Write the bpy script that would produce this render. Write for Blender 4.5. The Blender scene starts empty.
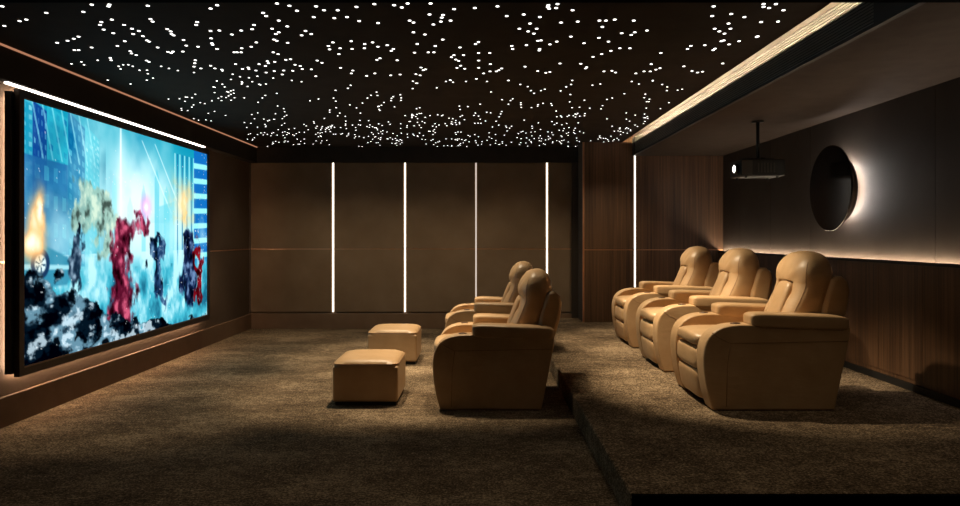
import bpy, bmesh, math, random
import numpy as np
from mathutils import Vector, Matrix
S = bpy.context.scene
C = S.collection
PI = math.pi
random.seed(7)

# ------------------------------------------------------------------ materials
def lin(c):
    return tuple(((v/255)/12.92 if v/255 <= 0.04045 else ((v/255+0.055)/1.055)**2.4) for v in c)
def mat_base(name, rgb, rough=0.5, metal=0.0, spec=0.5):
    m = bpy.data.materials.new(name); m.use_nodes = True
    nt = m.node_tree; b = nt.nodes['Principled BSDF']
    b.inputs['Base Color'].default_value = (*lin(rgb), 1)
    b.inputs['Roughness'].default_value = rough
    b.inputs['Metallic'].default_value = metal
    b.inputs['Specular IOR Level'].default_value = spec
    return m, nt, b
def coords(nt, scale=(1,1,1)):
    tc = nt.nodes.new('ShaderNodeTexCoord'); mp = nt.nodes.new('ShaderNodeMapping')
    mp.inputs['Scale'].default_value = scale
    nt.links.new(tc.outputs['Object'], mp.inputs['Vector'])
    return mp.outputs['Vector']
def noise(nt, vec, scale, detail=4, rough=0.55):
    n = nt.nodes.new('ShaderNodeTexNoise'); n.inputs['Scale'].default_value = scale
    n.inputs['Detail'].default_value = detail; n.inputs['Roughness'].default_value = rough
    nt.links.new(vec, n.inputs['Vector']); return n.outputs['Fac']
def ramp(nt, fac, stops):
    r = nt.nodes.new('ShaderNodeValToRGB'); e = r.color_ramp.elements
    e[0].position = stops[0][0]; e[0].color = (*lin(stops[0][1]), 1)
    e[1].position = stops[-1][0]; e[1].color = (*lin(stops[-1][1]), 1)
    for p, c in stops[1:-1]:
        k = e.new(p); k.color = (*lin(c), 1)
    nt.links.new(fac, r.inputs['Fac']); return r.outputs['Color']
def bump(nt, b, h, strength, dist):
    n = nt.nodes.new('ShaderNodeBump'); n.inputs['Strength'].default_value = strength
    n.inputs['Distance'].default_value = dist
    nt.links.new(h, n.inputs['Height']); nt.links.new(n.outputs['Normal'], b.inputs['Normal'])
def math_node(nt, op, a, b):
    n = nt.nodes.new('ShaderNodeMath'); n.operation = op
    for i, v in enumerate((a, b)):
        if isinstance(v, (int, float)): n.inputs[i].default_value = v
        else: nt.links.new(v, n.inputs[i])
    return n.outputs[0]
def plain(name, rgb, rough=0.5, metal=0.0, spec=0.5, var=10, scale=6, bmp=0.0):
    m, nt, b = mat_base(name, rgb, rough, metal, spec)
    v = coords(nt)
    f = noise(nt, v, scale)
    lo = tuple(max(0, c-var) for c in rgb); hi = tuple(min(255, c+var) for c in rgb)
    nt.links.new(ramp(nt, f, [(0.3, lo), (0.7, hi)]), b.inputs['Base Color'])
    if bmp: bump(nt, b, noise(nt, v, scale*30, 2), bmp, 0.002)
    return m
def leather(name, rgb):
    m, nt, b = mat_base(name, rgb, 0.42, 0, 0.45)
    v = coords(nt)
    f = noise(nt, v, 5, 3)
    lo = tuple(c-9 for c in rgb); hi = tuple(c+7 for c in rgb)
    nt.links.new(ramp(nt, f, [(0.3, lo), (0.7, hi)]), b.inputs['Base Color'])
    vor = nt.nodes.new('ShaderNodeTexVoronoi'); vor.inputs['Scale'].default_value = 260
    nt.links.new(v, vor.inputs['Vector'])
    w = noise(nt, coords(nt, (1, 1, 2.6)), 7, 3, 0.6)
    h = math_node(nt, 'ADD', math_node(nt, 'MULTIPLY', vor.outputs['Distance'], 0.05), w)
    bump(nt, b, h, 0.3, 0.012)
    return m
def carpet(name):
    m, nt, b = mat_base(name, (120, 100, 78), 1.0, 0, 0.05)
    v = coords(nt)
    big = noise(nt, coords(nt, (1.2, 1.7, 1)), 1.5, 4, 0.6)
    mid = noise(nt, coords(nt, (6.0, 7.0, 6)), 2.6, 5, 0.7)
    fine = noise(nt, v, 70, 3, 0.85)
    f = math_node(nt, 'ADD', math_node(nt, 'MULTIPLY', fine, 0.62),
        math_node(nt, 'ADD', math_node(nt, 'MULTIPLY', mid, 0.24), math_node(nt, 'MULTIPLY', big, 0.22)))
    nt.links.new(ramp(nt, f, [(0.42, (40, 32, 24)), (0.54, (100, 83, 64)), (0.66, (182, 158, 128))]), b.inputs['Base Color'])
    bump(nt, b, f, 0.5, 0.015)
    return m
def wood(name, dark, mid, light, axis='x'):
    m, nt, b = mat_base(name, mid, 0.45, 0, 0.4)
    g = noise(nt, coords(nt, (26, 26, 0.45)), 1.6, 6, 0.65)
    w = noise(nt, coords(nt, (6, 6, 0.2)), 1.0, 2, 0.5)
    f = math_node(nt, 'ADD', math_node(nt, 'MULTIPLY', g, 0.65), math_node(nt, 'MULTIPLY', w, 0.35))
    nt.links.new(ramp(nt, f, [(0.36, dark), (0.5, mid), (0.64, light)]), b.inputs['Base Color'])
    bump(nt, b, g, 0.15, 0.003)
    return m
def emit(name, rgb, strength):
    m = bpy.data.materials.new(name); m.use_nodes = True
    nt = m.node_tree; nt.nodes.clear()
    e = nt.nodes.new('ShaderNodeEmission'); o = nt.nodes.new('ShaderNodeOutputMaterial')
    e.inputs['Color'].default_value = (*lin(rgb), 1); e.inputs['Strength'].default_value = strength
    nt.links.new(e.outputs[0], o.inputs['Surface'])
    return m

M = {}
M['leather'] = leather('tan_leather', (188, 153, 112))
M['leather_seam'] = plain('tan_stitching', (150, 112, 76), 0.6, var=6)
M['button'] = plain('brown_button', (92, 64, 42), 0.4, var=5)
M['wall_right'] = plain('blackish_brown_wall', (62, 52, 44), 0.75, spec=0.2, var=4, scale=2)
M['carpet'] = carpet('brown_carpet')
M['walnut'] = wood('walnut_veneer', (60, 41, 28), (92, 65, 44), (114, 83, 58))
M['plinth'] = plain('brown_lacquer', (112, 86, 63), 0.5, var=5)
M['fabric'] = plain('taupe_wall_fabric', (120, 99, 77), 0.85, spec=0.2, var=5, scale=3, bmp=0.15)
M['wall_dark'] = plain('dark_brown_wall', (70, 59, 49), 0.7, spec=0.25, var=4, scale=2)
M['wall_left'] = plain('brown_wall', (86, 70, 55), 0.7, spec=0.3, var=5, scale=2)
M['frieze'] = plain('dark_frieze', (46, 40, 34), 0.8, spec=0.2, var=3)
M['ceiling'] = plain('black_brown_ceiling', (56, 50, 45), 0.9, spec=0.1, var=3)
M['soffit'] = plain('brown_grey_ceiling', (64, 54, 47), 0.85, spec=0.15, var=4)
M['copper'] = plain('brushed_copper', (190, 140, 105), 0.35, 0.7, var=8)
M['copper_paint'] = plain('copper_paint', (56, 46, 40), 0.5, 0.0, var=4)
M['black'] = plain('black_paint', (14, 13, 12), 0.6, var=3)
M['void_black'] = plain('matte_black', (4, 4, 4), 0.95, spec=0.02, var=1)
M['slat'] = plain('grey_metal_slat', (116, 112, 106), 0.5, 0.0, var=4)
M['frame'] = plain('dark_bronze_frame', (58, 44, 33), 0.4, 0.2, var=5)
M['mirror'] = plain('dark_bronze_mirror', (34, 29, 25), 0.12, 0.6, var=6, scale=12)
M['mirror_rim'] = plain('bronze_rim', (70, 60, 52), 0.25, 0.7, var=6)
M['body'] = plain('projector_casing', (52, 46, 40), 0.4, var=5)
M['led_white'] = emit('white_led', (255, 248, 236), 3.5)
M['led_dim'] = emit('dim_led', (255, 240, 226), 1.0)
M['led_halo'] = emit('warm_halo_led', (255, 214, 178), 60)
M['led_top'] = emit('screen_top_led', (255, 244, 230), 6.0)
M['led_ledge'] = emit('ledge_led', (255, 230, 198), 92.0)
M['led_copper'] = emit('copper_led', (232, 160, 122), 0.55)
M['led_slot'] = emit('slot_led', (255, 226, 184), 800.0)
M['led_disc'] = emit('disc_led', (255, 250, 244), 135.0)
M['lens'] = emit('lens_glow', (255, 252, 246), 4.0)
M['star'] = emit('star_point', (255, 252, 246), 3.5)
M['star'].cycles.emission_sampling = 'NONE'
for k in ('led_slot', 'led_halo', 'led_ledge', 'led_disc', 'led_top'):
    M[k].cycles.emission_sampling = 'FRONT_BACK'

# ------------------------------------------------------------------ helpers
def obj(name, bm, m, parent=None, smooth=True, bevel=0.0, seg=3, label=None):
    bmesh.ops.recalc_face_normals(bm, faces=bm.faces)
    me = bpy.data.meshes.new(name); bm.to_mesh(me); bm.free()
    me.materials.append(m)
    if smooth:
        for p in me.polygons: p.use_smooth = True
    o = bpy.data.objects.new(name, me); C.objects.link(o)
    if parent: o.parent = parent
    if bevel:
        b = o.modifiers.new('bevel', 'BEVEL'); b.width = bevel; b.segments = seg
        b.limit_method = 'ANGLE'; b.angle_limit = math.radians(40)
        o.modifiers.new('normals', 'WEIGHTED_NORMAL')
    if label: o['label'] = label
    return o
def tag(o, label, cat, group=None, kind=None):
    o['label'] = label; o['category'] = cat
    if group: o['group'] = group
    if kind: o['kind'] = kind
    return o
def thing(name, loc, label, cat, group=None):
    o = bpy.data.objects.new(name, None); C.objects.link(o); o.location = loc
    o.empty_display_size = 0.1
    return tag(o, label, cat, group)
def struct(name, bm, m, label=None, parent=None, smooth=False, bevel=0.0):
    o = obj(name, bm, m, parent, smooth, bevel)
    if parent is None: o['kind'] = 'structure'
    if label: o['label'] = label
    return o
def box(x0, x1, y0, y1, z0, z1, bm=None):
    bm = bm or bmesh.new()
    v = [bm.verts.new(p) for p in ((x0,y0,z0),(x1,y0,z0),(x1,y1,z0),(x0,y1,z0),(x0,y0,z1),(x1,y0,z1),(x1,y1,z1),(x0,y1,z1))]
    for f in ((0,3,2,1),(4,5,6,7),(0,1,5,4),(1,2,6,5),(2,3,7,6),(3,0,4,7)): bm.faces.new([v[i] for i in f])
    return bm
def tube(bm, pts, r, n=6, closed=False):
    pts = [Vector(p) for p in pts]; rings = []; L = len(pts)
    for i, p in enumerate(pts):
        a = pts[i-1] if (i > 0 or closed) else p
        b = pts[(i+1) % L] if (i < L-1 or closed) else p
        t = (b-a).normalized()
        u = t.cross(Vector((0.31, 0.87, 0.38))).normalized(); w = t.cross(u)
        rings.append([bm.verts.new(p + r*(math.cos(2*PI*k/n)*u + math.sin(2*PI*k/n)*w)) for k in range(n)])
    m = L if closed else L-1
    for i in range(m):
        A = rings[i]; B = rings[(i+1) % L]
        for k in range(n): bm.faces.new((A[k], A[(k+1)%n], B[(k+1)%n], B[k]))
    if not closed:
        bm.faces.new(rings[0][::-1]); bm.faces.new(rings[-1])
    return bm
def disc(bm, c, axis, r, h, n=40, ry=None):
    """a short cylinder from c along axis"""
    a = Vector(axis).normalized()
    u = a.orthogonal().normalized(); w = a.cross(u); c = Vector(c)
    lo = [bm.verts.new(c + r*(math.cos(2*PI*k/n)*u + math.sin(2*PI*k/n)*w)) for k in range(n)]
    hi = [bm.verts.new(v.co + a*h) for v in lo]
    bm.faces.new(lo[::-1]); bm.faces.new(hi)
    for k in range(n): bm.faces.new((lo[k], lo[(k+1)%n], hi[(k+1)%n], hi[k]))
    return bm
def crom(P, n=8):
    """smooth curve through points"""
    P = [Vector(p) for p in P]; out = []
    for i in range(len(P)-1):
        p0 = P[max(i-1,0)]; p1 = P[i]; p2 = P[i+1]; p3 = P[min(i+2,len(P)-1)]
        for k in range(n):
            t = k/n
            out.append(0.5*((2*p1)+(p2-p0)*t+(2*p0-5*p1+4*p2-p3)*t*t+(3*p1-p0-3*p2+p3)*t**3))
    out.append(P[-1]); return out
def prism(prof, y0, y1, bm=None):
    """extrude an (s,z) outline along y"""
    bm = bm or bmesh.new()
    A = [bm.verts.new((p[0], y0, p[1])) for p in prof]; B = [bm.verts.new((p[0], y1, p[1])) for p in prof]
    n = len(prof)
    bm.faces.new(A); bm.faces.new(B[::-1])
    for i in range(n): bm.faces.new((A[i], B[i], B[(i+1)%n], A[(i+1)%n]))
    return bm
def pillow(c, h, n1=5, n2=5, rot=0.0, cuts=9, bm=None, warp=None):
    """soft rounded block: a superquadric with half sizes h, turned by rot about y"""
    bm = bm or bmesh.new(); b2 = bmesh.new()
    bmesh.ops.create_cube(b2, size=2)
    bmesh.ops.subdivide_edges(b2, edges=b2.edges[:], cuts=cuts, use_grid_fill=True)
    R = Matrix.Rotation(rot, 3, 'Y'); mp = {}
    for v in b2.verts:
        # push grid lines towards the edges so the corners stay round
        q = Vector([math.copysign(abs(a)**0.75, a) for a in v.co])
        x, y, z = (abs(a) for a in q)
        k = ((x**n1+y**n1)**(n2/n1)+z**n2)**(1/n2)
        q = Vector((q.x/k*h[0], q.y/k*h[1], q.z/k*h[2]))
        if warp: q = warp(q)
        mp[v] = bm.verts.new(R @ q + Vector(c))
    for f in b2.faces: bm.faces.new([mp[v] for v in f.verts])
    b2.free(); return bm
def copy_tree(o, parent=None):
    c = o.copy(); C.objects.link(c); c.parent = parent
    for ch in [x for x in KIDS.get(o.name, [])]: copy_tree(ch, c)
    return c
KIDS = {}
def index_kids():
    KIDS.clear()
    for o in C.objects:
        if o.parent: KIDS.setdefault(o.parent.name, []).append(o)
# ------------------------------------------------------------------ the room (metres; lower floor z = 0, camera at x = y = 0)
XL, XR, YB, YN = -3.40, 3.40, 10.55, -1.2
ZS, ZF, PZ, PX = 2.674, 2.485, 0.16, 0.70          # star ceiling, side ceiling, platform height and edge
XV, XLIP = 2.142, 1.985                             # grille face, edge of the star ceiling
YW, XW = 10.0, 1.44                                 # wood wall beside the back wall
struct('floor', box(XL-0.1, XR+0.1, YN, YB+0.2, -0.1, 0.0), M['carpet'])
st = struct('floor_platform', box(PX, XR+0.1, 3.32, YB+0.2, 0.0, PZ), M['carpet'], bevel=0.012, smooth=True)
st['label'] = 'carpeted raised platform under the back row'
struct('trim_1', box(PX+0.004, XR, 3.29, 3.318, 0.0, PZ-0.002), M['void_black'], 'black front board of the raised platform')
struct('wall_near', box(XL-0.1, XR+0.1, YN-0.1, YN, 0, 2.8), M['wall_dark'])
struct('ceiling_near', box(XL-0.1, XR+0.1, YN, 3.0, ZF, ZF+0.1), M['void_black'])
struct('beam_near', box(XL-0.1, XR+0.1, 3.0, 3.3, 2.432, 2.80), M['void_black'])
# ceiling
struct('ceiling', box(XL-0.1, XLIP, 3.3, YB+0.2, ZS, ZS+0.012), M['ceiling'])
struct('ceiling_right', box(XV+0.02, XR+0.1, 3.3, YB+0.2, ZF, ZF+0.03), M['soffit'])
struct('ceiling_above', box(XL-0.1, XR+0.1, 3.3, YB+0.2, 2.785, 2.80), M['void_black'])
# left bulkhead over the screen, with its copper line
struct('trim_2', box(XL-0.05, -3.28, 3.3, YB, 2.44, ZS), M['frieze'], 'dark bulkhead above the screen')
# back frieze
struct('trim_3', box(XL, XW, YB-0.05, YB+0.1, 2.445, ZS), M['frieze'], 'dark frieze above the back wall panels')
# left wall: panels with narrow joints, dado line, plinth
bm = box(XL-0.2, XL-0.012, YN, YB+0.2, 0, 2.7)
ys = [YN, 1.9, 4.95, 8.86, YB]
for a, b in zip(ys[:-1], ys[1:]):
    box(XL-0.012, XL, a+0.004, b-0.004, 0.0, 1.163, bm); box(XL-0.012, XL, a+0.004, b-0.004, 1.178, 2.46, bm)
struct('wall_left', bm, M['wall_left'])
struct('trim_4', box(XL-0.011, XL+0.003, YN, YB, 1.164, 1.177), M['copper'], 'thin copper line along the left wall')
struct('baseboard_left', box(XL, XL+0.03, YN, YB, 0, 0.215), M['plinth'], bevel=0.004)
# back wall: four upholstered fields on each level between light grooves
LX = (-2.169, -1.107, -0.059, 0.989)
bm = box(XL-0.2, XW, YB+0.03, YB+0.2, 0, 2.7)
xs = [XL+0.02] + list(LX) + [XW-0.09]
for i in range(5):
    a = xs[i] + (0.022 if i else 0.0); b = xs[i+1] - (0.022 if i < 4 else 0.0)
    box(a, b, YB, YB+0.03, 0.245, 1.168, bm); box(a, b, YB, YB+0.03, 1.178, 2.445, bm)
struct('wall_back', bm, M['fabric'], bevel=0.004, smooth=True)
struct('trim_5', box(XL, XW, YB+0.002, YB+0.012, 1.167, 1.179), M['copper'], 'thin copper line along the back wall')
struct('baseboard_back', box(XL, XW, YB-0.02, YB+0.03, 0, 0.225), M['plinth'], bevel=0.004)
struct('trim_6', box(XW-0.09, XW, YB-0.03, YB+0.03, 0.0, 2.445), M['wall_dark'], 'dark upright at the right end of the back wall panels')
struct('trim_7', box(XL, XL+0.018, YB-0.012, YB+0.03, 0.225, 2.445), M['wall_dark'], 'dark upright in the left back corner')
# wood wall on the right of the back wall
WX = 2.168
bm = box(XW+0.012, XR+0.1, YW+0.02, YB+0.2, 0, 2.78)
for a, b in ((XW+0.022, WX-0.018), (WX+0.018, XR+0.05)):
    box(a, b, YW, YW+0.02, PZ, 1.166, bm); box(a, b, YW, YW+0.02, 1.176, 2.78, bm)
struct('wall_wood', bm, M['walnut'])
struct('trim_8', box(XW-0.004, XW+0.018, YW-0.008, YW+0.02, PZ, ZS), M['copper'], 'slim copper edge on the wood wall corner')
struct('trim_9', box(XW+0.02, XR, YW+0.004, YW+0.014, 1.165, 1.177), M['copper'], 'thin copper line across the wood wall')
struct('wall_return', box(XW, XW+0.012, YW+0.02, YB+0.1, 0, ZS), M['wall_dark'])
# right wall: dark upper wall, wood wainscot with a ledge
bm = box(XR+0.012, XR+0.2, YN, YB+0.2, 0, 2.78)
for a, b in zip((YN, 3.32, 4.33, 5.34, 7.36, 8.37, 9.38), (3.32, 4.33, 5.34, 7.36, 8.37, 9.38, YB)):
    box(XR, XR+0.012, a+0.003, b-0.003, 1.0, ZF+0.05, bm)
struct('wall_right', bm, M['wall_right'])
bm = box(3.348, XR, YN, YW, 0.0, 1.135)
k = YN
while k < YW-0.05:
    box(3.340, 3.348, k+0.002, min(k+0.598, YW-0.001), PZ+0.09, 1.13, bm); k += 0.6
struct('wainscot_right', bm, M['walnut'])
struct('trim_10', box(3.352, XR, YN, YW, 1.135, 1.140, box(3.334, 3.352, YN, YW, 1.135, 1.160)), M['black'], 'black ledge capping the wainscot')
struct('baseboard_right', box(3.330, 3.348, YN, YW, PZ, PZ+0.055), M['black'])

# ------------------------------------------------------------------ light strips
def strip(bm, m, label, group=None):
    o = obj('light_strip', bm, m, smooth=False); return tag(o, label, 'light strip', group)
G = 'vertical light strips in the walls'
labs = ('vertical white light strip in the back wall, nearest the screen',
        'vertical white light strip in the back wall, second from the screen',
        'slightly dimmer vertical light strip rising behind the left recliners armrests',
        'vertical white light strip in the back wall, partly hidden by a recliner headrest')
for i, x in enumerate(LX):
    strip(box(x-0.007, x+0.007, YB-0.002, YB+0.03, 0.245, 2.445), M['led_dim'] if i == 2 else M['led_white'], labs[i], G)
strip(box(WX-0.007, WX+0.007, YW-0.003, YW+0.02, PZ, ZF), M['led_white'], 'vertical white light strip in the dark wood wall behind the recliner row', G)
strip(box(-3.342, -3.313, 5.02, 8.62, 2.428, 2.44), M['led_top'], 'bright white light strip running above the big screen')
strip(box(3.362, 3.374, YN, YW, 1.140, 1.148), M['led_ledge'], 'warm light strip on the wainscot ledge of the right wall')
strip(box(-3.28, -3.268, 3.3, YB-0.05, ZS-0.012, ZS), M['led_copper'], 'thin copper coloured glowing line along the left ceiling edge')

# ------------------------------------------------------------------ ceiling grille
g = thing('linear_air_grille', (XV, 6.7, ZF), 'long black slatted ceiling grille with lit upper slats beside the star ceiling', 'ceiling grille')
def ch(name, bm, m, **k):
    bmesh.ops.translate(bm, verts=bm.verts, vec=(-XV, -6.7, -ZF)); return obj(name, bm, m, g, **k)
Y0, Y1 = 3.87, YW-0.12
ch('back_board', box(XV+0.004, XV+0.02, 3.3, YW, ZF, 2.785), M['black'], smooth=False)
ch('bottom_trim', box(XV-0.014, XV+0.004, 3.3, YW, ZF, ZF+0.02), M['black'], smooth=False)
ch('end_panel', box(XV-0.012, XV+0.004, 3.3, Y0, ZF+0.02, 2.735), M['black'], smooth=False)
ch('end_panel', box(XV-0.012, XV+0.004, Y1, YW, ZF+0.02, 2.735), M['black'], smooth=False)
z = ZF+0.025
while z < 2.732:
    ch('slat', box(XV-0.005, XV+0.004, Y0, Y1, z, z+0.0062), M['slat'], smooth=False); z += 0.018
ch('copper_plate', box(XV-0.006, XV+0.004, 3.3, YW, 2.737, 2.784), M['copper_paint'], smooth=False)
ch('light_strip', box(1.500, 1.510, 3.3, YW-0.02, 2.748, 2.760), M['led_slot'], smooth=False)

# ------------------------------------------------------------------ stars
ST = [-2.74,4.1,-2.98,4.48,-2.82,4.38,-2.76,4.35,-2.56,4.22,-2.33,4.2,-2.21,4.07,-2.11,4.07,-2.13,4.1,-1.9,4.09,-1.56,4.14,-1.5,4.08,-2.33,4.4,-2.37,4.46,-2.24,4.35,-2.4,4.56,-2.38,4.64,-2.22,4.46,-2.21,4.54,-2.19,4.59,-2.26,4.66,-2.22,4.71,-2.24,4.81,-2.24,4.84,-2,4.34,-2.01,4.39,-1.99,4.55,-1.99,4.6,-2.01,4.66,-2.01,4.69,-1.99,4.8,-2.03,4.94,-2.12,5.1,-1.96,4.97,-1.74,4.4,-1.77,4.46,-1.67,4.58,-1.73,4.59,-1.79,4.76,-1.83,4.88,-1.84,4.92,-1.85,5.03,-2.4,4.83,-2.51,4.95,-2.49,5.09,-2.51,5.15,-2.5,5.2,-2.25,4.99,-2.23,5.11,-2.22,5.14,-2.19,5.1,-2.88,4.87,-2.78,4.82,-2.71,4.77,-2.65,4.72,-2.87,5.06,-2.84,5.06,-2.71,4.99,-2.86,5.35,-3.12,5.46,-3.01,5.4,-3.04,5.49,-2.73,5.28,-2.76,5.35,-2.8,5.54,-2.83,5.63,-2.74,5.49,-2.7,5.49,-2.69,5.54,-2.7,5.67,-2.5,5.36,-2.5,5.4,-2.64,5.67,-2.69,5.79,-2.47,5.54,-2.44,5.61,-2.4,5.68,-2.13,5.35,-2.17,5.44,-2.22,5.55,-2.3,5.75,-2.19,5.61,-3.14,6.03,-3.02,6.18,-2.72,5.95,-2.81,6.03,-1.28,4.22,-1.28,4.28,-1.15,4.05,-1.09,4.09,-1.07,4.18,-0.94,4.1,-1,4.3,-1.23,4.37,-1.32,4.54,-1.3,4.62,-1.33,4.66,-1.21,4.49,-1.41,4.46,-1.45,4.55,-1.53,4.58,-1.62,4.67,-1.38,4.79,-1.37,4.82,-1.31,4.87,-1.17,4.69,-1.12,4.59,-1.1,4.66,-1.52,4.86,-1.67,5.01,-1.59,4.97,-1.74,5.12,-1.76,5.12,-1.48,5.12,-1.46,5.17,-1.71,5.12,-2.08,5.61,-2.08,5.52,-2.04,5.65,-2.01,5.81,-1.87,5.47,-1.87,5.63,-1.81,5.58,-1.82,5.63,-1.78,5.68,-1.69,5.47,-1.6,5.38,-1.66,5.53,-1.61,5.44,-1.55,5.4,-1.45,5.34,-1.41,5.32,-1.42,5.49,-1.39,5.53,-1.4,5.63,-1.49,5.69,-1.56,5.68,-1.64,5.7,-1.72,5.75,-1.83,5.88,-1.92,5.94,-1.98,5.9,-2.09,6,-2.05,5.69,-2.23,6.06,-2.23,6.19,-2.25,6.3,-2.3,6.5,-2.31,6.63,-2.03,6.09,-1.94,6.09,-1.85,6.18,-1.72,5.95,-1.61,5.82,-1.59,6.04,-1.52,6.09,-1.33,5.64,-1.22,5.36,-1.35,5.88,-0.91,4.17,-0.83,4.17,-0.88,4.32,-0.8,4.3,-0.71,4.11,-0.6,4.06,-0.49,4.08,-0.45,4.12,-0.41,4.05,-0.28,4.05,-0.74,4.38,-0.63,4.42,-0.43,4.37,-0.41,4.41,-0.3,4.25,-0.22,4.26,-0.23,4.31,-0.24,4.39,-0.29,4.45,-0.18,4.37,-0.15,4.15,-0.03,4.13,0.1,4.1,0.16,4.28,0.26,4.25,0.36,4.3,0.39,4.08,0.39,4.11,0.4,4.14,0.44,4.13,0.44,4.06,0.54,4.17,0.5,4.41,0.6,4.39,0.31,4.43,0.25,4.54,0.31,4.6,0.35,4.65,0.36,4.54,-0.43,4.62,-0.36,4.67,-0.25,4.79,-0.43,4.9,-0.31,4.95,-0.37,5.12,-0.33,5.12,-0.47,5.13,-0.03,4.9,-0.01,4.85,-0.01,5.14,0.07,5.14,-0.14,4.99,-0.12,5.2,-0.19,5.2,-0.21,5.26,-0.18,5.33,-0.16,5.37,-0.01,5.36,0.08,5.47,0.22,4.95,0.23,5.03,0.32,4.93,0.39,4.82,0.41,4.81,0.48,4.91,0.52,4.84,0.6,4.72,0.42,5.03,0.42,5.07,0.71,4.88,0.61,5.45,0.79,4.75,0.73,4.37,0.77,4.37,0.82,4.35,0.77,4.5,0.92,4.64,0.99,4.68,1,4.62,0.94,4.37,0.87,4.84,0.93,5.08,0.88,5.17,0.83,5.25,0.98,5.01,1.05,5.01,-1,4.86,-1.05,4.95,-1.06,5.04,-0.98,5.01,-1.02,5.17,-0.87,4.83,-0.9,5.03,-0.79,4.9,-0.81,5.01,-0.73,4.86,-0.71,4.97,-0.64,4.93,-0.61,5.03,-0.63,5.08,-0.77,5.34,-0.74,5.29,-0.62,5.35,-1.2,5.43,-1.09,5.59,-1.01,5.68,-1.04,5.78,-0.93,5.87,-0.85,5.78,-0.73,5.85,-0.65,5.82,-0.46,5.58,-0.45,5.67,-0.43,5.64,-0.49,5.85,-0.52,5.81,-0.57,6.07,-0.55,6.15,-0.54,6.15,-0.6,6.37,-0.18,5.59,-0.15,5.52,-0.12,5.62,-0.01,5.59,0.03,5.78,0.08,5.71,0.13,5.71,0.15,5.67,0.17,5.61,0.35,5.55,0.46,5.7,0.53,5.76,0.56,5.73,0.77,5.46,0.83,5.61,0.83,5.57,0.99,5.71,1.05,5.69,1.09,5.75,1.26,5.78,1.29,6.08,1.04,6.18,0.98,6.23,-0.29,6.08,-0.25,6.03,-0.23,6.11,-0.12,6.08,-0.03,5.98,0.06,6.08,0.24,6.04,0.35,6.2,0.42,6.29,0.78,6.04,0.79,6.2,0.76,6.3,0.73,6.47,0.46,6.46,0.55,6.46,0.58,6.4,1.34,4.1,1.39,4.28,1.49,4.24,1.59,4.3,1.61,4.06,1.63,4.11,1.67,4.13,1.68,4.06,1.77,4.17,1.97,4.36,1.83,4.39,1.73,4.4,1.54,4.43,1.59,4.54,1.49,4.54,1.54,4.6,1.59,4.65,1.64,4.81,1.63,4.83,1.71,4.91,1.75,4.83,1.83,4.73,1.83,4.71,1.94,4.88,1.55,4.93,1.46,4.95,1.46,5.03,1.65,5.02,1.65,5.06,1.07,4.58,1.3,5.14,1.85,5.45,1.31,5.47,1.41,5.6,1.39,5.65,1.36,5.71,1.31,5.71,1.58,5.54,1.69,5.7,1.75,5.75,1.78,5.72,1.46,6.04,1.58,6.2,1.65,6.3,1.69,6.46,1.78,6.44,1.81,6.4,1.96,6.47,1.96,6.69,1.56,6.79,1.63,6.99,1.65,6.99,1.86,7.04,1.86,7.37,1.77,7.69,1.82,7.93,1.96,7.89]
pts = [(ST[i], ST[i+1]) for i in range(0, len(ST), 2)]
pts = [p for p in pts if -3.22 < p[0] < 1.94]
occ = list(pts)
rs = random.Random(11)
tries = 0
while len(pts) < 950 and tries < 20000:
    tries += 1
    x = rs.uniform(-3.15, 1.9); y = rs.uniform(6.0, 10.46)
    if y < 7.0 and rs.random() > (y-6.0)*0.9: continue
    # stars come in short uneven strings
    for k in range(rs.choice((1, 1, 2, 3, 4))):
        if -3.2 < x < 1.92 and 6.0 < y < 10.48 and not any(abs(x-a)+abs(y-b) < 0.07 for a, b in pts[-60:]):
            pts.append((x, y))
        x += rs.uniform(-0.14, 0.14); y += rs.uniform(-0.16, 0.16)
pts.sort(key=lambda p: p[0]**2 + p[1]**2)
first = None
for i, (x, y) in enumerate(pts[:300]):
    if first is None:
        bm = bmesh.new(); disc(bm, (0, 0, -0.003), (0, 0, 1), 0.0100, 0.003, 12)
        o = first = obj('star_light', bm, M['star'], smooth=False)
        tag(o, 'tiny round white point of light set in the dark star ceiling', 'star light', 'point lights of the star ceiling')
    else:
        o = first.copy(); C.objects.link(o)
    o.location = (x, y, ZS)
bm = bmesh.new()
for x, y in pts[300:]: disc(bm, (x, y, ZS-0.003), (0, 0, 1), 0.0075, 0.003, 8)
tag(obj('star_lights', bm, M['star'], smooth=False), 'hundreds of distant white points of light across the far star ceiling', 'star lights', None, 'stuff')
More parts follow.
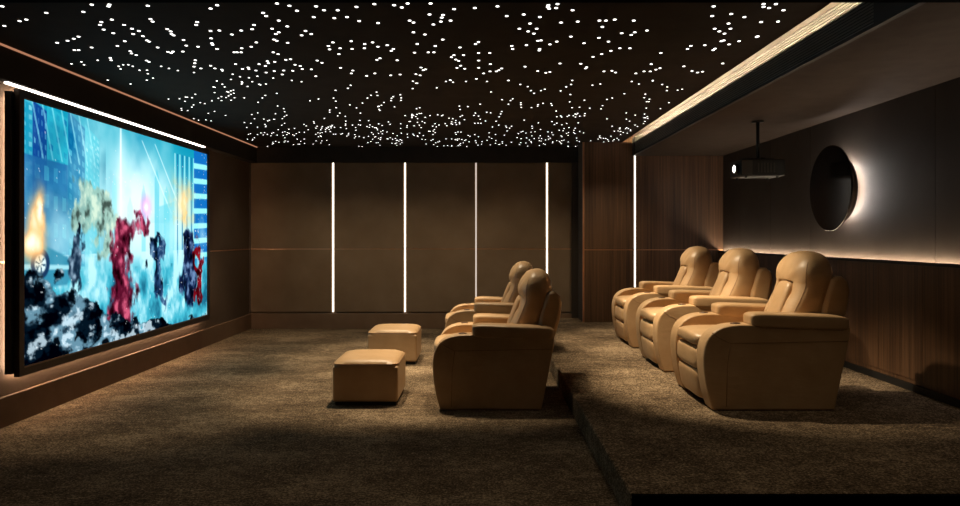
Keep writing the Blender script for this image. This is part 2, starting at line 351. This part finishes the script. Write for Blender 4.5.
# ------------------------------------------------------------------ the picture shown on the screen: a ruined teal city
def picture(W, H):
    yy, xx = np.mgrid[0:H, 0:W]
    x = (xx+0.5)/W; y = (yy+0.5)/H*0.5625                 # y downwards, same unit as x
    rng = np.random.default_rng(5)
    def vnoise(sx, sy, seed):
        r = np.random.default_rng(seed); g = r.random((int(sy)+3, int(sx)+3))
        u = x*sx; v = y/0.5625*sy; i = u.astype(int); j = v.astype(int); fu = u-i; fv = v-j
        fu = fu*fu*(3-2*fu); fv = fv*fv*(3-2*fv)
        return (g[j, i]*(1-fu)+g[j, i+1]*fu)*(1-fv)+(g[j+1, i]*(1-fu)+g[j+1, i+1]*fu)*fv
    def fbm(s, seed, o=4, ax=1.0):
        a = 0; w = 0.5
        for k in range(o): a = a+w*vnoise(s*ax*2**k, s*2**k*0.5625, seed+k); w *= 0.5
        return a/(1-0.5**o)
    img = np.zeros((H, W, 3))
    def c(r, g, b): return np.array((r, g, b), float)/255
    def blend(mask, col): img[:] = img*(1-mask[..., None])+np.asarray(col)*mask[..., None]
    def poly(P, col, soft=0.003, a=1.0):
        d = np.full(x.shape, 1e9); ins = np.zeros(x.shape, bool); n = len(P)
        for i in range(n):
            x0, y0 = P[i]; x1, y1 = P[(i+1) % n]
            cr = ((y0 > y) != (y1 > y)) & (x < (x1-x0)*(y-y0)/((y1-y0) or 1e-9)+x0); ins ^= cr
            t = np.clip(((x-x0)*(x1-x0)+(y-y0)*(y1-y0))/max((x1-x0)**2+(y1-y0)**2, 1e-9), 0, 1)
            d = np.minimum(d, np.hypot(x-x0-t*(x1-x0), y-y0-t*(y1-y0)))
        sd = np.where(ins, d, -d); blend(np.clip(sd/soft+0.5, 0, 1)*a, col)
    def glow(cx, cy, rx, ry, col, a=1.0, p=1.0):
        blend(np.exp(-(((x-cx)/rx)**2+((y-cy)/ry)**2)**p)*a, col)
    # sky
    n = fbm(6, 10)
    t = np.clip(y/0.42, 0, 1)[..., None]
    img[:] = c(20, 150, 178)*(1-t)+c(120, 214, 226)*t
    glow(0.48, 0.20, 0.22, 0.17, c(240, 255, 255), 0.95)
    glow(0.62, 0.27, 0.25, 0.10, c(214, 246, 250), 0.8)
    blend(np.clip((n-0.5)*2.2, 0, 1)*0.6*(y < 0.4), c(230, 252, 255))
    blend(np.clip((0.47-n)*2.5, 0, 1)*0.5*(y < 0.25), c(24, 132, 170))
    # far towers
    for x0, x1, y0, col in ((0.36, 0.385, 0.16, (150, 226, 234)), (0.52, 0.545, 0.17, (130, 214, 226)), (0.60, 0.63, 0.12, (96, 200, 218)),
                            (0.66, 0.70, 0.165, (120, 214, 226)), (0.44, 0.47, 0.21, (186, 240, 244))):
        poly([(x0, 0.42), (x0, y0), ((x0+x1)/2, y0-0.03), (x1, y0), (x1, 0.42)], c(*col), 0.004, 0.7)
    # street blocks on the left
    def block(x0, x1, y0, y1, base, win, nx, ny, slope=0.0, a=1.0):
        poly([(x0, y1), (x0, y0), (x1, y0+slope), (x1, y1)], base, 0.003, a)
        u = (x-x0)/(x1-x0); v = (y-y0-slope*u)/(y1-y0)
        m = (u > 0) & (u < 1) & (v > 0) & (v < 1) & (np.mod(u*nx, 1) > 0.3) & (np.mod(u*nx, 1) < 0.8) & (np.mod(v*ny, 1) > 0.25) & (np.mod(v*ny, 1) < 0.75)
        r = np.random.default_rng(3).random((80, 80)); ii = np.clip((u*nx).astype(int), 0, 79); jj = np.clip((v*ny).astype(int), 0, 79)
        blend(m*(0.10+0.62*r[jj, ii]**1.5)*a, win)
    block(-0.02, 0.035, 0.0, 0.42, c(34, 150, 182), c(180, 240, 246), 3, 22, 0.01)
    block(0.035, 0.085, 0.0, 0.42, c(24, 74, 146), c(120, 210, 232), 4, 18, 0.015)
    block(0.085, 0.165, 0.0, 0.40, c(46, 170, 194), c(18, 96, 156), 3, 16, 0.02)
    block(0.165, 0.235, 0.0, 0.36, c(18, 108, 158), c(96, 202, 222), 4, 14, 0.03)
    block(0.235, 0.30, 0.02, 0.34, c(60, 186, 206), c(190, 244, 248), 4, 20, 0.03, 0.9)
    block(0.0, 0.165, 0.115, 0.36, c(40, 104, 160), c(86, 190, 212), 5, 4, 0.01, 0.85)
    for k in range(7):
        x0 = 0.03+0.035*k; poly([(x0, 0.0), (x0+0.006, 0.0), (x0+0.045, 0.12), (x0+0.039, 0.12)], c(150, 232, 240), 0.002, 0.55)
    glow(0.20, 0.30, 0.16, 0.10, c(130, 206, 220), 0.7)
    # vertical light beam and slanting rays
    glow(0.405, 0.10, 0.0045, 0.16, c(255, 255, 255), 0.95); glow(0.405, 0.2, 0.02, 0.12, c(240, 255, 255), 0.6)
    for x0 in (0.52, 0.60): poly([(x0, 0.02), (x0+0.006, 0.02), (x0+0.2, 0.22), (x0+0.19, 0.22)], c(230, 252, 255), 0.004, 0.6)
    # tower on the right with bright bands
    for k in range(9):
        x0 = 0.735+0.018*k; poly([(x0, 0.42), (x0, 0.03), (x0+0.008, 0.03), (x0+0.008, 0.42)], c(28, 110, 160) if k % 2 else c(170, 236, 244), 0.002, 0.8)
    poly([(0.885, 0.42), (0.885, -0.02), (1.01, -0.02), (1.01, 0.42)], c(26, 112, 186), 0.002)
    for k in range(9):
        y0 = 0.045+0.05*k; poly([(0.885, y0), (1.01, y0-0.004), (1.01, y0+0.013), (0.885, y0+0.018)], c(150, 240, 246), 0.003)
    blend(((x > 0.885) & (vnoise(150, 90, 77) > 0.93))*0.9, c(240, 255, 255))
    poly([(0.63, 0.40), (0.63, 0.20), (0.735, 0.18), (0.735, 0.40)], c(110, 206, 222), 0.004, 0.6)
    blend(np.clip((fbm(9, 71, 5, 1.2)-0.5)*3, 0, 1)*0.35*(x < 0.33), c(20, 74, 110)); blend(np.clip((fbm(7, 81, 5, 1.2)-0.52)*3, 0, 1)*0.5, c(214, 246, 250))
    # sparks of an explosion
    glow(0.80, 0.185, 0.055, 0.055, c(255, 228, 178), 0.95); blend(np.clip(fbm(26, 40)-0.45, 0, 1)*3*np.exp(-((x-0.8)/0.08)**2-((y-0.19)/0.08)**2), c(255, 200, 120))
    # street haze and wet ground
    g = fbm(14, 60, 5, 1.6)
    poly([(-0.1, 0.7), (-0.1, 0.36), (0.3, 0.37), (0.6, 0.36), (1.1, 0.37), (1.1, 0.7)], c(70, 176, 198), 0.05)
    blend(np.clip((g-0.48)*5, 0, 1)*(y > 0.33)*0.8, c(204, 242, 248)); blend(np.clip((0.46-g)*5, 0, 1)*(y > 0.37)*0.7, c(20, 74, 104))
    # overturned car with one wheel, and fire above it
    poly([(-0.02, 0.40), (-0.02, 0.31), (0.05, 0.30), (0.16, 0.335), (0.19, 0.365), (0.16, 0.40)], c(60, 140, 168), 0.006, 0.9)
    poly([(-0.02, 0.345), (0.17, 0.355), (0.17, 0.365), (-0.02, 0.357)], c(180, 232, 240), 0.004, 0.8)
    d = np.hypot(x-0.062, y-0.348)
    blend(np.clip((0.035-d)/0.004, 0, 1), c(30, 60, 96)); blend(np.clip((0.022-d)/0.004, 0, 1), c(206, 236, 244))
    an = np.arctan2(y-0.348, x-0.062); blend(np.clip((0.020-d)/0.004, 0, 1)*(np.sin(an*6) > 0.5), c(60, 100, 130))
    fl = fbm(22, 90, 4, 1.5)
    for cx, cy, rx, ry in ((0.045, 0.275, 0.026, 0.055), (0.06, 0.235, 0.014, 0.04), (0.035, 0.30, 0.03, 0.03)):
        m = np.exp(-((x-cx-(fl-0.5)*0.03)/rx)**2-((y-cy)/ry)**2); blend(np.clip(m*1.5, 0, 1), c(255, 196, 128)); blend(np.clip((m-0.45)*2, 0, 1), c(255, 248, 226))
    # drifting coloured smoke columns
    def plume(P, col, hi, seed, a=0.96, rough=0.05):
        dx = (fbm(16, seed, 5, 1.6)-0.5)*rough*3.2; dy = (fbm(16, seed+9, 5, 1.6)-0.5)*rough*2.4
        m = np.zeros(x.shape)
        for cx, cy, rx, ry in P: m = np.maximum(m, np.exp(-(((x+dx-cx)/rx)**2+((y+dy-cy)/ry)**2)**1.8))
        m = np.clip((m-0.25)*2.2, 0, 1)*a; tex = fbm(34, seed+3, 4, 1.3)
        blend(m, col); blend(m*np.clip((tex-0.5)*4.5, 0, 1), hi); blend(m*np.clip((0.45-tex)*5, 0, 1)*0.9, np.asarray(col)*0.25)
    plume([(0.23, 0.185, 0.045, 0.05), (0.28, 0.225, 0.055, 0.045), (0.20, 0.24, 0.05, 0.05), (0.33, 0.27, 0.04, 0.05)], c(150, 182, 166), c(218, 236, 214), 120, 0.8)
    plume([(0.42, 0.30, 0.06, 0.06), (0.40, 0.37, 0.055, 0.07), (0.43, 0.44, 0.065, 0.07), (0.42, 0.52, 0.075, 0.07), (0.50, 0.25, 0.04, 0.035)], c(96, 22, 46), c(206, 96, 126), 140)
    glow(0.545, 0.205, 0.030, 0.030, c(244, 130, 214), 0.8); glow(0.548, 0.206, 0.016, 0.016, c(255, 250, 255), 1.0)
    plume([(0.20, 0.35, 0.035, 0.06), (0.21, 0.29, 0.03, 0.03)], c(26, 40, 62), c(150, 176, 196), 160, 0.9)
    plume([(0.635, 0.36, 0.026, 0.06), (0.60, 0.32, 0.025, 0.035), (0.66, 0.43, 0.03, 0.05)], c(28, 52, 92), c(120, 160, 190), 180, 0.92)
    plume([(0.84, 0.30, 0.04, 0.05), (0.85, 0.38, 0.055, 0.07), (0.84, 0.45, 0.06, 0.05)], c(22, 32, 66), c(110, 140, 180), 200)
    plume([(0.905, 0.37, 0.03, 0.09), (0.915, 0.45, 0.028, 0.05)], c(112, 14, 26), c(150, 30, 40), 220)
    # heaps of broken concrete along the street
    r = fbm(22, 300, 5, 0.7); r2 = fbm(52, 330, 4, 0.65)
    top = 0.47+0.05*(vnoise(9, 2, 400)-0.5)*2-0.075*np.exp(-((x-0.05)/0.07)**2)-0.05*np.exp(-((x-0.19)/0.09)**2)+0.055*np.clip((x-0.33)*3, 0, 1)
    m = np.clip((y-top-(r-0.5)*0.10)/0.006, 0, 1)
    blend(m, c(14, 28, 40)); blend(m*np.clip((r-0.50)*9, 0, 1)*0.85, c(118, 160, 180)); blend(m*np.clip((r2-0.60)*9, 0, 1)*0.75, c(214, 236, 246)); blend(m*np.clip((0.47-r2)*9, 0, 1)*0.9, c(4, 8, 14))
    blend((vnoise(190, 110, 500) > 0.962)*0.6*(y > 0.06), c(250, 255, 255))
    # strong contrast of the shown frame
    img[:] = np.clip((img-0.5)*1.14+0.52, 0, 1)
    return img
W, H = 400, 226
img = picture(W, H)
SX, SY0, SY1, SZ0, SZ1 = -3.29, 5.14, 8.62, 0.408, 2.353
scr = thing('projection_screen', (XL, (SY0+SY1)/2, SZ0), 'huge wall mounted screen showing a ruined teal city in a dark frame', 'screen')
def sc(name, bm, m, **k):
    bmesh.ops.translate(bm, verts=bm.verts, vec=(-XL, -(SY0+SY1)/2, -SZ0)); return obj(name, bm, m, scr, **k)
b = 0.055; F = -3.275
fr = bmesh.new()
box(-3.315, F, SY0-b, SY1+b, SZ0-b, SZ0, fr); box(-3.315, F, SY0-b, SY1+b, SZ1, SZ1+b, fr)
box(-3.315, F, SY0-b, SY0, SZ0, SZ1, fr); box(-3.315, F, SY1, SY1+b, SZ0, SZ1, fr)
sc('frame', fr, M['frame'], smooth=False)
ins = bmesh.new()
for a in (box(-3.30, F-0.006, SY0-0.001, SY1+0.001, SZ0, SZ0+0.007), ): a.free()
t = 0.008
box(-3.30, F-0.008, SY0, SY1, SZ0, SZ0+t, ins); box(-3.30, F-0.008, SY0, SY1, SZ1-t, SZ1, ins)
box(-3.30, F-0.008, SY0, SY0+t, SZ0+t, SZ1-t, ins); box(-3.30, F-0.008, SY1-t, SY1, SZ0+t, SZ1-t, ins)
sc('inner_bezel', ins, M['plinth'], smooth=False)
sc('back_box', box(-3.362, -3.315, SY0-0.085, SY1+0.05, SZ0-0.03, SZ1+0.03), M['black'], smooth=False)
bl = bmesh.new()
for a in ((SY0, SY1, SZ0-0.026, SZ0-0.016), (SY0, SY1, SZ1+0.005, SZ1+0.015), (SY0, SY0+0.01, SZ0, SZ1), (SY1-0.01, SY1, SZ0, SZ1)):
    box(-3.378, -3.362, *a, bl)
sc('backlight', bl, M['led_halo'], smooth=False)
me = bpy.data.meshes.new('display')
ys_ = np.linspace(SY0, SY1, W)-(SY0+SY1)/2; zs_ = np.linspace(SZ1, SZ0, H)-SZ0
co = np.zeros((H, W, 3)); co[..., 0] = SX-XL; co[..., 1] = ys_[None, :]; co[..., 2] = zs_[:, None]
idx = np.arange(H*W).reshape(H, W)
q = np.stack([idx[:-1, :-1], idx[1:, :-1], idx[1:, 1:], idx[:-1, 1:]], -1).reshape(-1, 4)
me.from_pydata(co.reshape(-1, 3).tolist(), [], q.tolist())
at = me.color_attributes.new('picture', 'FLOAT_COLOR', 'POINT')
ln = np.where(img <= 0.04045, img/12.92, ((img+0.055)/1.055)**2.4)
at.data.foreach_set('color', np.concatenate([ln, np.ones((H, W, 1))], -1).reshape(-1).astype(np.float32))
m = bpy.data.materials.new('lit_display'); m.use_nodes = True; nt = m.node_tree; nt.nodes.clear()
ca = nt.nodes.new('ShaderNodeVertexColor'); ca.layer_name = 'picture'
em = nt.nodes.new('ShaderNodeEmission'); em.inputs['Strength'].default_value = 1.05
ou = nt.nodes.new('ShaderNodeOutputMaterial'); nt.links.new(ca.outputs['Color'], em.inputs['Color']); nt.links.new(em.outputs[0], ou.inputs['Surface'])
m.cycles.emission_sampling = 'NONE'
me.materials.append(m)
d = bpy.data.objects.new('display', me); C.objects.link(d); d.parent = scr
d['label'] = 'lit picture of a ruined teal city with fire, coloured smoke and rubble'
# ------------------------------------------------------------------ recliners (face -x; local x = s-0.43, local y from 0 to 0.87 minus 0.435)
CS, CY = 0.43, 0.435
def sh(bm): bmesh.ops.translate(bm, verts=bm.verts, vec=(-CS, -CY, 0)); return bm
def lerp_table(T, z):
    P = crom([(r[0], r[1], r[2]) for r in T], 1); return P
def recliner():
    root = thing('recliner_chair', (0, 0, 0), 'x', 'recliner', 'tan leather cinema recliners')
    L = M['leather']
    obj('base', sh(box(0.05, 0.80, 0.03, 0.84, 0.0, 0.05)), M['black'], root, smooth=False)
    front = crom([(0.012, 0, 0.004), (-0.020, 0, 0.12), (-0.042, 0, 0.26), (-0.047, 0, 0.38), (-0.032, 0, 0.47), (0.005, 0, 0.535), (0.07, 0, 0.580), (0.16, 0, 0.600), (0.26, 0, 0.602)], 6)
    prof = [(p.x, p.z*0.977) for p in front] + [(0.905, 0.572), (0.895, 0.49), (0.80, 0.004)]
    inner = [(p.x*0.86+0.035, p.z*0.93+0.015) for p in front] + [(0.86, 0.555), (0.85, 0.50), (0.77, 0.03)]
    for y0, y1 in ((0.0, 0.17), (0.70, 0.87)):
        sp = obj('side_panel', sh(prism(prof, y0, y1)), L, root, bevel=0.035, seg=5)
        yo = y0-0.0005 if y0 == 0 else y1+0.0005
        sm = bmesh.new()
        tube(sm, [(0.05, yo, 0.50), (0.125, yo, 0.462), (0.40, yo, 0.468), (0.885, yo, 0.478)], 0.0022)
        tube(sm, [(0.005, yo, 0.535), (0.05, yo, 0.50)], 0.0022)
        tube(sm, [(0.125, yo, 0.462), (0.105, yo, 0.30), (0.10, yo, 0.03)], 0.0018)
        obj('stitching', sh(sm), M['leather_seam'], sp)
        bt = bmesh.new(); yc = (y0+y1)/2
        disc(bt, (0.185, yc, 0.584), (-0.03, 0, 1), 0.032, 0.009, 24); disc(bt, (0.185, yc, 0.590), (-0.03, 0, 1), 0.020, 0.006, 24)
        obj('control_button', sh(bt), M['button'], sp, bevel=0.003)
        ya, yb = (y0-0.012, y1+0.008) if y0 == 0 else (y0-0.008, y1+0.012)
        def tilt(q): return Vector((q.x, q.y, q.z - 0.012*(q.x/0.32)))
        obj('armrest', sh(pillow((0.580, (ya+yb)/2, 0.606), (0.320, (yb-ya)/2, 0.054), 10, 5.5, 0, 11, warp=tilt)), L, root)
    # seat and the two pads below it, hung between the side panels
    def crown(q): return Vector((q.x, q.y, q.z + (0.018*(1-(q.y/0.27)**2) if q.z > 0 else 0)))
    obj('seat', sh(pillow((0.27, 0.435, 0.452), (0.325, 0.269, 0.056), 7, 3.6, 0, 11, warp=crown)), L, root)
    obj('calf_pad', sh(pillow((0.03, 0.435, 0.325), (0.082, 0.268, 0.086), 6, 4, 0.03, 9)), L, root)
    obj('foot_pad', sh(pillow((0.05, 0.435, 0.150), (0.085, 0.266, 0.115), 6, 5, -0.16, 9)), L, root)
    obj('seat_box', sh(box(0.10, 0.80, 0.168, 0.702, 0.05, 0.40)), M['black'], root, smooth=False)
    # rear shell
    shell = [(0.76, 0.42), (0.80, 0.70), (0.855, 0.885), (0.885, 0.915), (0.925, 0.912), (0.962, 0.88), (0.978, 0.82), (0.965, 0.70), (0.93, 0.57), (0.895, 0.47), (0.80, 0.02), (0.74, 0.02)]
    obj('rear_shell', sh(prism(shell, 0.150, 0.720)), L, root, bevel=0.035, seg=4)
    # headrest with its side bolsters: an upside-down U around the middle cushion
    T = [(0.44, 0.50, 0.80, 0.238), (0.55, 0.528, 0.845, 0.250), (0.65, 0.562, 0.875, 0.258), (0.74, 0.606, 0.895, 0.262), (0.81, 0.638, 0.905, 0.262),
         (0.85, 0.648, 0.912, 0.264), (0.89, 0.644, 0.915, 0.270), (0.94, 0.648, 0.914, 0.268), (0.99, 0.666, 0.905, 0.254), (1.035, 0.698, 0.888, 0.222), (1.068, 0.730, 0.862, 0.160), (1.083, 0.775, 0.825, 0.075)]
    A = crom([(r[0], r[1], r[2]) for r in T], 5); B = crom([(r[0], r[3], 0) for r in T], 5)
    bm = bmesh.new(); rings = []; N = 72
    def sm_(a, b, v): t = min(max((v-a)/(b-a), 0), 1); return t*t*(3-2*t)
    for (z, f, r), (_, hw, _0) in zip(A, B):
        ring = []
        for k in range(N):
            th = 2*PI*k/N; cs, sn = math.cos(th), math.sin(th); e = 2/3.0
            x = (f+r)/2-(r-f)/2*math.copysign(abs(cs)**e, cs); y = hw*math.copysign(abs(sn)**e, sn)
            if cs > 0 and z < 0.93:                           # recess that holds the middle cushion
                x += 0.060*(1-sm_(0.10, 0.135, abs(y)))*(1-sm_(0.845, 0.875, z))
            # gathers that run out from the end of the recess
            if cs > 0.0:
                a = math.atan2(z-0.86, abs(y)+1e-6); rad = math.hypot(z-0.86, y)
                x += 0.0045*math.sin(a*9)*math.exp(-((rad-0.15)/0.06)**2)
            ring.append(bm.verts.new((x, y+0.435, z)))
        rings.append(ring)
    for A_, B_ in zip(rings[:-1], rings[1:]):
        for k in range(N): bm.faces.new((A_[k], A_[(k+1)%N], B_[(k+1)%N], B_[k]))
    for ring in (rings[0], rings[-1]):
        c = Vector((0, 0, 0))
        for v in ring: c += v.co
        c = bm.verts.new(c/N + Vector((0, 0, 0.004 if ring is rings[-1] else 0)))
        for k in range(N): bm.faces.new((ring[k], ring[(k+1)%N], c))
    wing_pts = [[tuple(ring[j].co) for ring in rings[3:]] for j in (int(N*0.17), N-int(N*0.17))]
    hd = obj('headrest', sh(bm), L, root)
    sm = bmesh.new()
    for P in wing_pts: tube(sm, P[:-13], 0.0022, 5)
    obj('piping', sh(sm), M['leather_seam'], hd)
    obj('back_cushion', sh(pillow((0.622, 0.435, 0.665), (0.056, 0.112, 0.205), 4, 5, 0.35, 10)), L, root)
    return root
index_kids()
proto = recliner(); index_kids()
spots = ((-0.322, 5.56, 0, 'tan leather recliner on the lower carpet, nearer one, facing the near footstool'),
         (-0.322, 7.40, 0, 'tan leather recliner on the lower carpet, farther one, facing the far footstool'),
         (1.58, 4.89, PZ, 'tan leather recliner nearest the viewer on the raised platform, fully in view'),
         (1.605, 6.29, PZ, 'tan leather recliner in the middle of the three on the raised platform'),
         (1.62, 7.67, PZ, 'tan leather recliner farthest back on the platform, near the wood wall'))
for i, (x, y, z, lab) in enumerate(spots):
    o = proto if i == 0 else copy_tree(proto)
    o.location = (x+CS*(1.06 if z else 1), y+CY, z); o['label'] = lab
    if z: o.scale = (1.06, 1, 1)

# ------------------------------------------------------------------ footstools
def stool():
    root = thing('footstool', (0, 0, 0), 'x', 'footstool', 'tan leather footstools')
    hx, hy = 0.262, 0.305
    obj('base', box(-hx+0.02, hx-0.02, -hy+0.02, hy-0.02, 0, 0.035), M['black'], root, smooth=False)
    obj('body', box(-hx, hx, -hy, hy, 0.03, 0.318), M['leather'], root, bevel=0.022, seg=4)
    n = 26; bm = bmesh.new(); top = []; 
    def pos(i, j, up):
        u = -1+2*i/n; v = -1+2*j/n
        k = ((abs(u)**9+abs(v)**9)**(1/9)) or 1; m_ = max(abs(u), abs(v)) or 1
        x = u*m_/k*hx*1.003; y = v*m_/k*hy*1.003
        e = (1-abs(u)**5)*(1-abs(v)**5)
        rip = 0.0016*math.sin(u*19+1)*math.sin(v*17)*(1-e)
        return (x, y, 0.335+0.040*e**0.55+rip) if up else (x, y, 0.296)
    up = [[bm.verts.new(pos(i, j, True)) for j in range(n+1)] for i in range(n+1)]
    for i in range(n):
        for j in range(n): bm.faces.new((up[i][j], up[i+1][j], up[i+1][j+1], up[i][j+1]))
    ring = [(i, 0) for i in range(n)]+[(n, j) for j in range(n)]+[(n-i, n) for i in range(n)]+[(0, n-j) for j in range(n)]
    low = [bm.verts.new(pos(i, j, False)) for i, j in ring]
    edge = [up[i][j] for i, j in ring]; K = len(ring)
    for k in range(K): bm.faces.new((edge[k], low[k], low[(k+1)%K], edge[(k+1)%K]))
    bm.faces.new(low)
    loop = [tuple(v.co) for v in edge]
    cu = obj('cushion_top', bm, M['leather'], root); cu.data.set_sharp_from_angle(angle=math.radians(50))
    sm = bmesh.new(); tube(sm, [(a*1.004, b_*1.004, 0.333) for a, b_, c_ in loop], 0.0035, 6, True)
    obj('piping', sm, M['leather_seam'], cu)
    return root
s0 = stool(); index_kids()
s1 = copy_tree(s0)
s0.location = (-0.918, 6.015, 0); s0['label'] = 'tan leather footstool on the carpet, nearer of the two, left of the near recliner'
s1.location = (-0.930, 7.86, 0); s1['label'] = 'tan leather footstool on the carpet, farther of the two, behind its twin'

# ------------------------------------------------------------------ projector
PXX, PY = 2.72, 7.0
p = thing('ceiling_projector', (PXX, PY, 1.92), 'dark ceiling projector with glowing white lens hanging on a pole', 'projector')
def pr(name, bm, m, parent=None, **k):
    bmesh.ops.translate(bm, verts=bm.verts, vec=(-PXX, -PY, -1.92)); return obj(name, bm, m, parent or p, **k)
body = pr('casing', box(PXX-0.22, PXX+0.20, PY-0.16, PY+0.16, 1.935, 2.095), M['black'], bevel=0.012)
pr('side_panel', box(PXX-0.215, PXX-0.115, PY-0.166, PY-0.158, 1.95, 2.085), M['body'], body, smooth=False)
vb = bmesh.new()
for k in range(6): box(PXX-0.06+k*0.03, PXX-0.048+k*0.03, PY-0.163, PY-0.158, 1.97, 2.06, vb)
pr('vent', vb, M['body'], body, smooth=False)
bm = bmesh.new(); disc(bm, (PXX-0.222, PY-0.06, 2.01), (-1, 0, 0), 0.055, 0.03, 32); lb = pr('lens_barrel', bm, M['black'])
bm = bmesh.new(); disc(bm, (PXX-0.2525, PY-0.06, 2.01), (-1, 0, 0), 0.036, 0.003, 32); pr('lens', bm, M['lens'], lb, label='glowing white lens')
fb = bmesh.new()
for dx in (-0.16, 0.14):
    for dy in (-0.12, 0.12): disc(fb, (PXX+dx, PY+dy, 1.92), (0, 0, 1), 0.014, 0.016, 12)
pr('feet', fb, M['black'])
bm = box(PXX-0.15, PXX+0.15, PY-0.02, PY+0.02, 2.095, 2.115); box(PXX-0.02, PXX+0.02, PY-0.12, PY+0.12, 2.095, 2.115, bm)
pr('mount_bracket', bm, M['black'], smooth=False)
bm = bmesh.new(); disc(bm, (PXX, PY, 2.115), (0, 0, 1), 0.016, ZF-2.115-0.012, 16); pr('pole', bm, M['black'])
bm = bmesh.new(); disc(bm, (PXX, PY, ZF-0.014), (0, 0, 1), 0.058, 0.014, 28); pr('ceiling_plate', bm, M['black'])

# ------------------------------------------------------------------ halo lamp of two discs on the right wall
LY, LZ = 6.60, 1.80
w = thing('wall_lamp', (XR, LY, LZ), 'round dark mirror disc lamp with a white halo on the right wall', 'wall lamp')
def wl(name, bm, m, **k):
    bmesh.ops.translate(bm, verts=bm.verts, vec=(-XR, -LY, -LZ)); return obj(name, bm, m, w, **k)
bm = bmesh.new(); disc(bm, (3.245, LY, LZ), (-1, 0, 0), 0.395, 0.022, 72); wl('front_disc', bm, M['mirror'], bevel=0.006)
bm = bmesh.new(); disc(bm, (3.325, LY-0.02, LZ-0.015), (-1, 0, 0), 0.300, 0.060, 64); wl('rear_disc', bm, M['mirror_rim'], bevel=0.01)
bm = bmesh.new(); disc(bm, (3.265, LY, LZ), (-1, 0, 0), 0.10, 0.02, 24); wl('spacer', bm, M['black'])
bm = bmesh.new(); disc(bm, (XR, LY-0.02, LZ-0.015), (-1, 0, 0), 0.12, 0.075, 48); wl('mount', bm, M['black'])
bm = bmesh.new(); tube(bm, [(3.350, LY-0.02+0.225*math.cos(2*PI*k/64), LZ-0.015+0.225*math.sin(2*PI*k/64)) for k in range(64)], 0.008, 8, True); wl('light_ring', bm, M['led_disc'])

# ------------------------------------------------------------------ lamps: unseen downlights at the ceiling, plus added fill spots for walls and floor
def spot(x, y, power, angle=75, blend=0.6, z=ZS-0.02, col=(1.0, 0.82, 0.57), aim=None, size=0.03):
    l = bpy.data.lights.new('downlight_or_fill', 'SPOT'); l.energy = power; l.spot_size = math.radians(angle); l.spot_blend = blend
    l.color = col; l.shadow_soft_size = size
    o = bpy.data.objects.new('downlight_or_fill', l); C.objects.link(o); o.location = (x, y, z)
    if aim: o.rotation_euler = (Vector(aim)-Vector((x, y, z))).to_track_quat('-Z', 'Y').to_euler()
    return o
spot(-0.9, 6.35, 280, 62)
spot(-0.9, 8.15, 280, 62)
spot(-0.05, 6.35, 160, 60)
spot(-0.05, 8.15, 160, 60)
spot(0.95, 5.85, 330, 58, aim=(1.9, 5.72, 0.5))
spot(0.95, 7.1, 290, 60, aim=(1.9, 7.0, 0.5))
spot(0.95, 8.5, 270, 60, aim=(1.9, 8.3, 0.5))
spot(0.1, 4.44, 14, 52, 0.5, aim=(2.4, 5.35, 0.9))
spot(-2.65, 5.7, 90, 62); spot(-2.65, 7.3, 90, 62); spot(-2.65, 8.9, 80, 62)
for x in (-2.7, -1.64, -0.58, 0.46): spot(x, 8.8, 40, 80, 0.9, aim=(x, 10.5, 0.1))  # added fill spots to brighten the back wall, no fixtures there
spot(1.72, 8.6, 50, 80, 0.9, aim=(1.8, 10, 0.3))  # one more added fill, lifts the wood wall
for x in (-2.2, -0.6, 1.0, 2.6): spot(x, 3.5, 15, 100, 1.0, z=min(ZS, ZF if x > 2 else ZS)-0.03)  # added wide fills so the near floor is less dark, not room lamps

wd = bpy.data.worlds.new('dark'); S.world = wd; wd.use_nodes = True
wd.node_tree.nodes['Background'].inputs['Color'].default_value = (0, 0, 0, 1)
cd = bpy.data.cameras.new('camera'); cam = bpy.data.objects.new('camera', cd); C.objects.link(cam)
cd.sensor_width = 36; cd.lens = 715*36/960; cd.clip_start = 0.05
cam.location = (0, 0, 1.35); cam.rotation_euler = (PI/2, 0, 0)
cd.shift_y = -16/960
S.camera = cam
S.view_settings.view_transform = 'Standard'; S.view_settings.look = 'None'
S.view_settings.gamma = 1; S.view_settings.use_curve_mapping = False; S.view_settings.exposure = 0.0
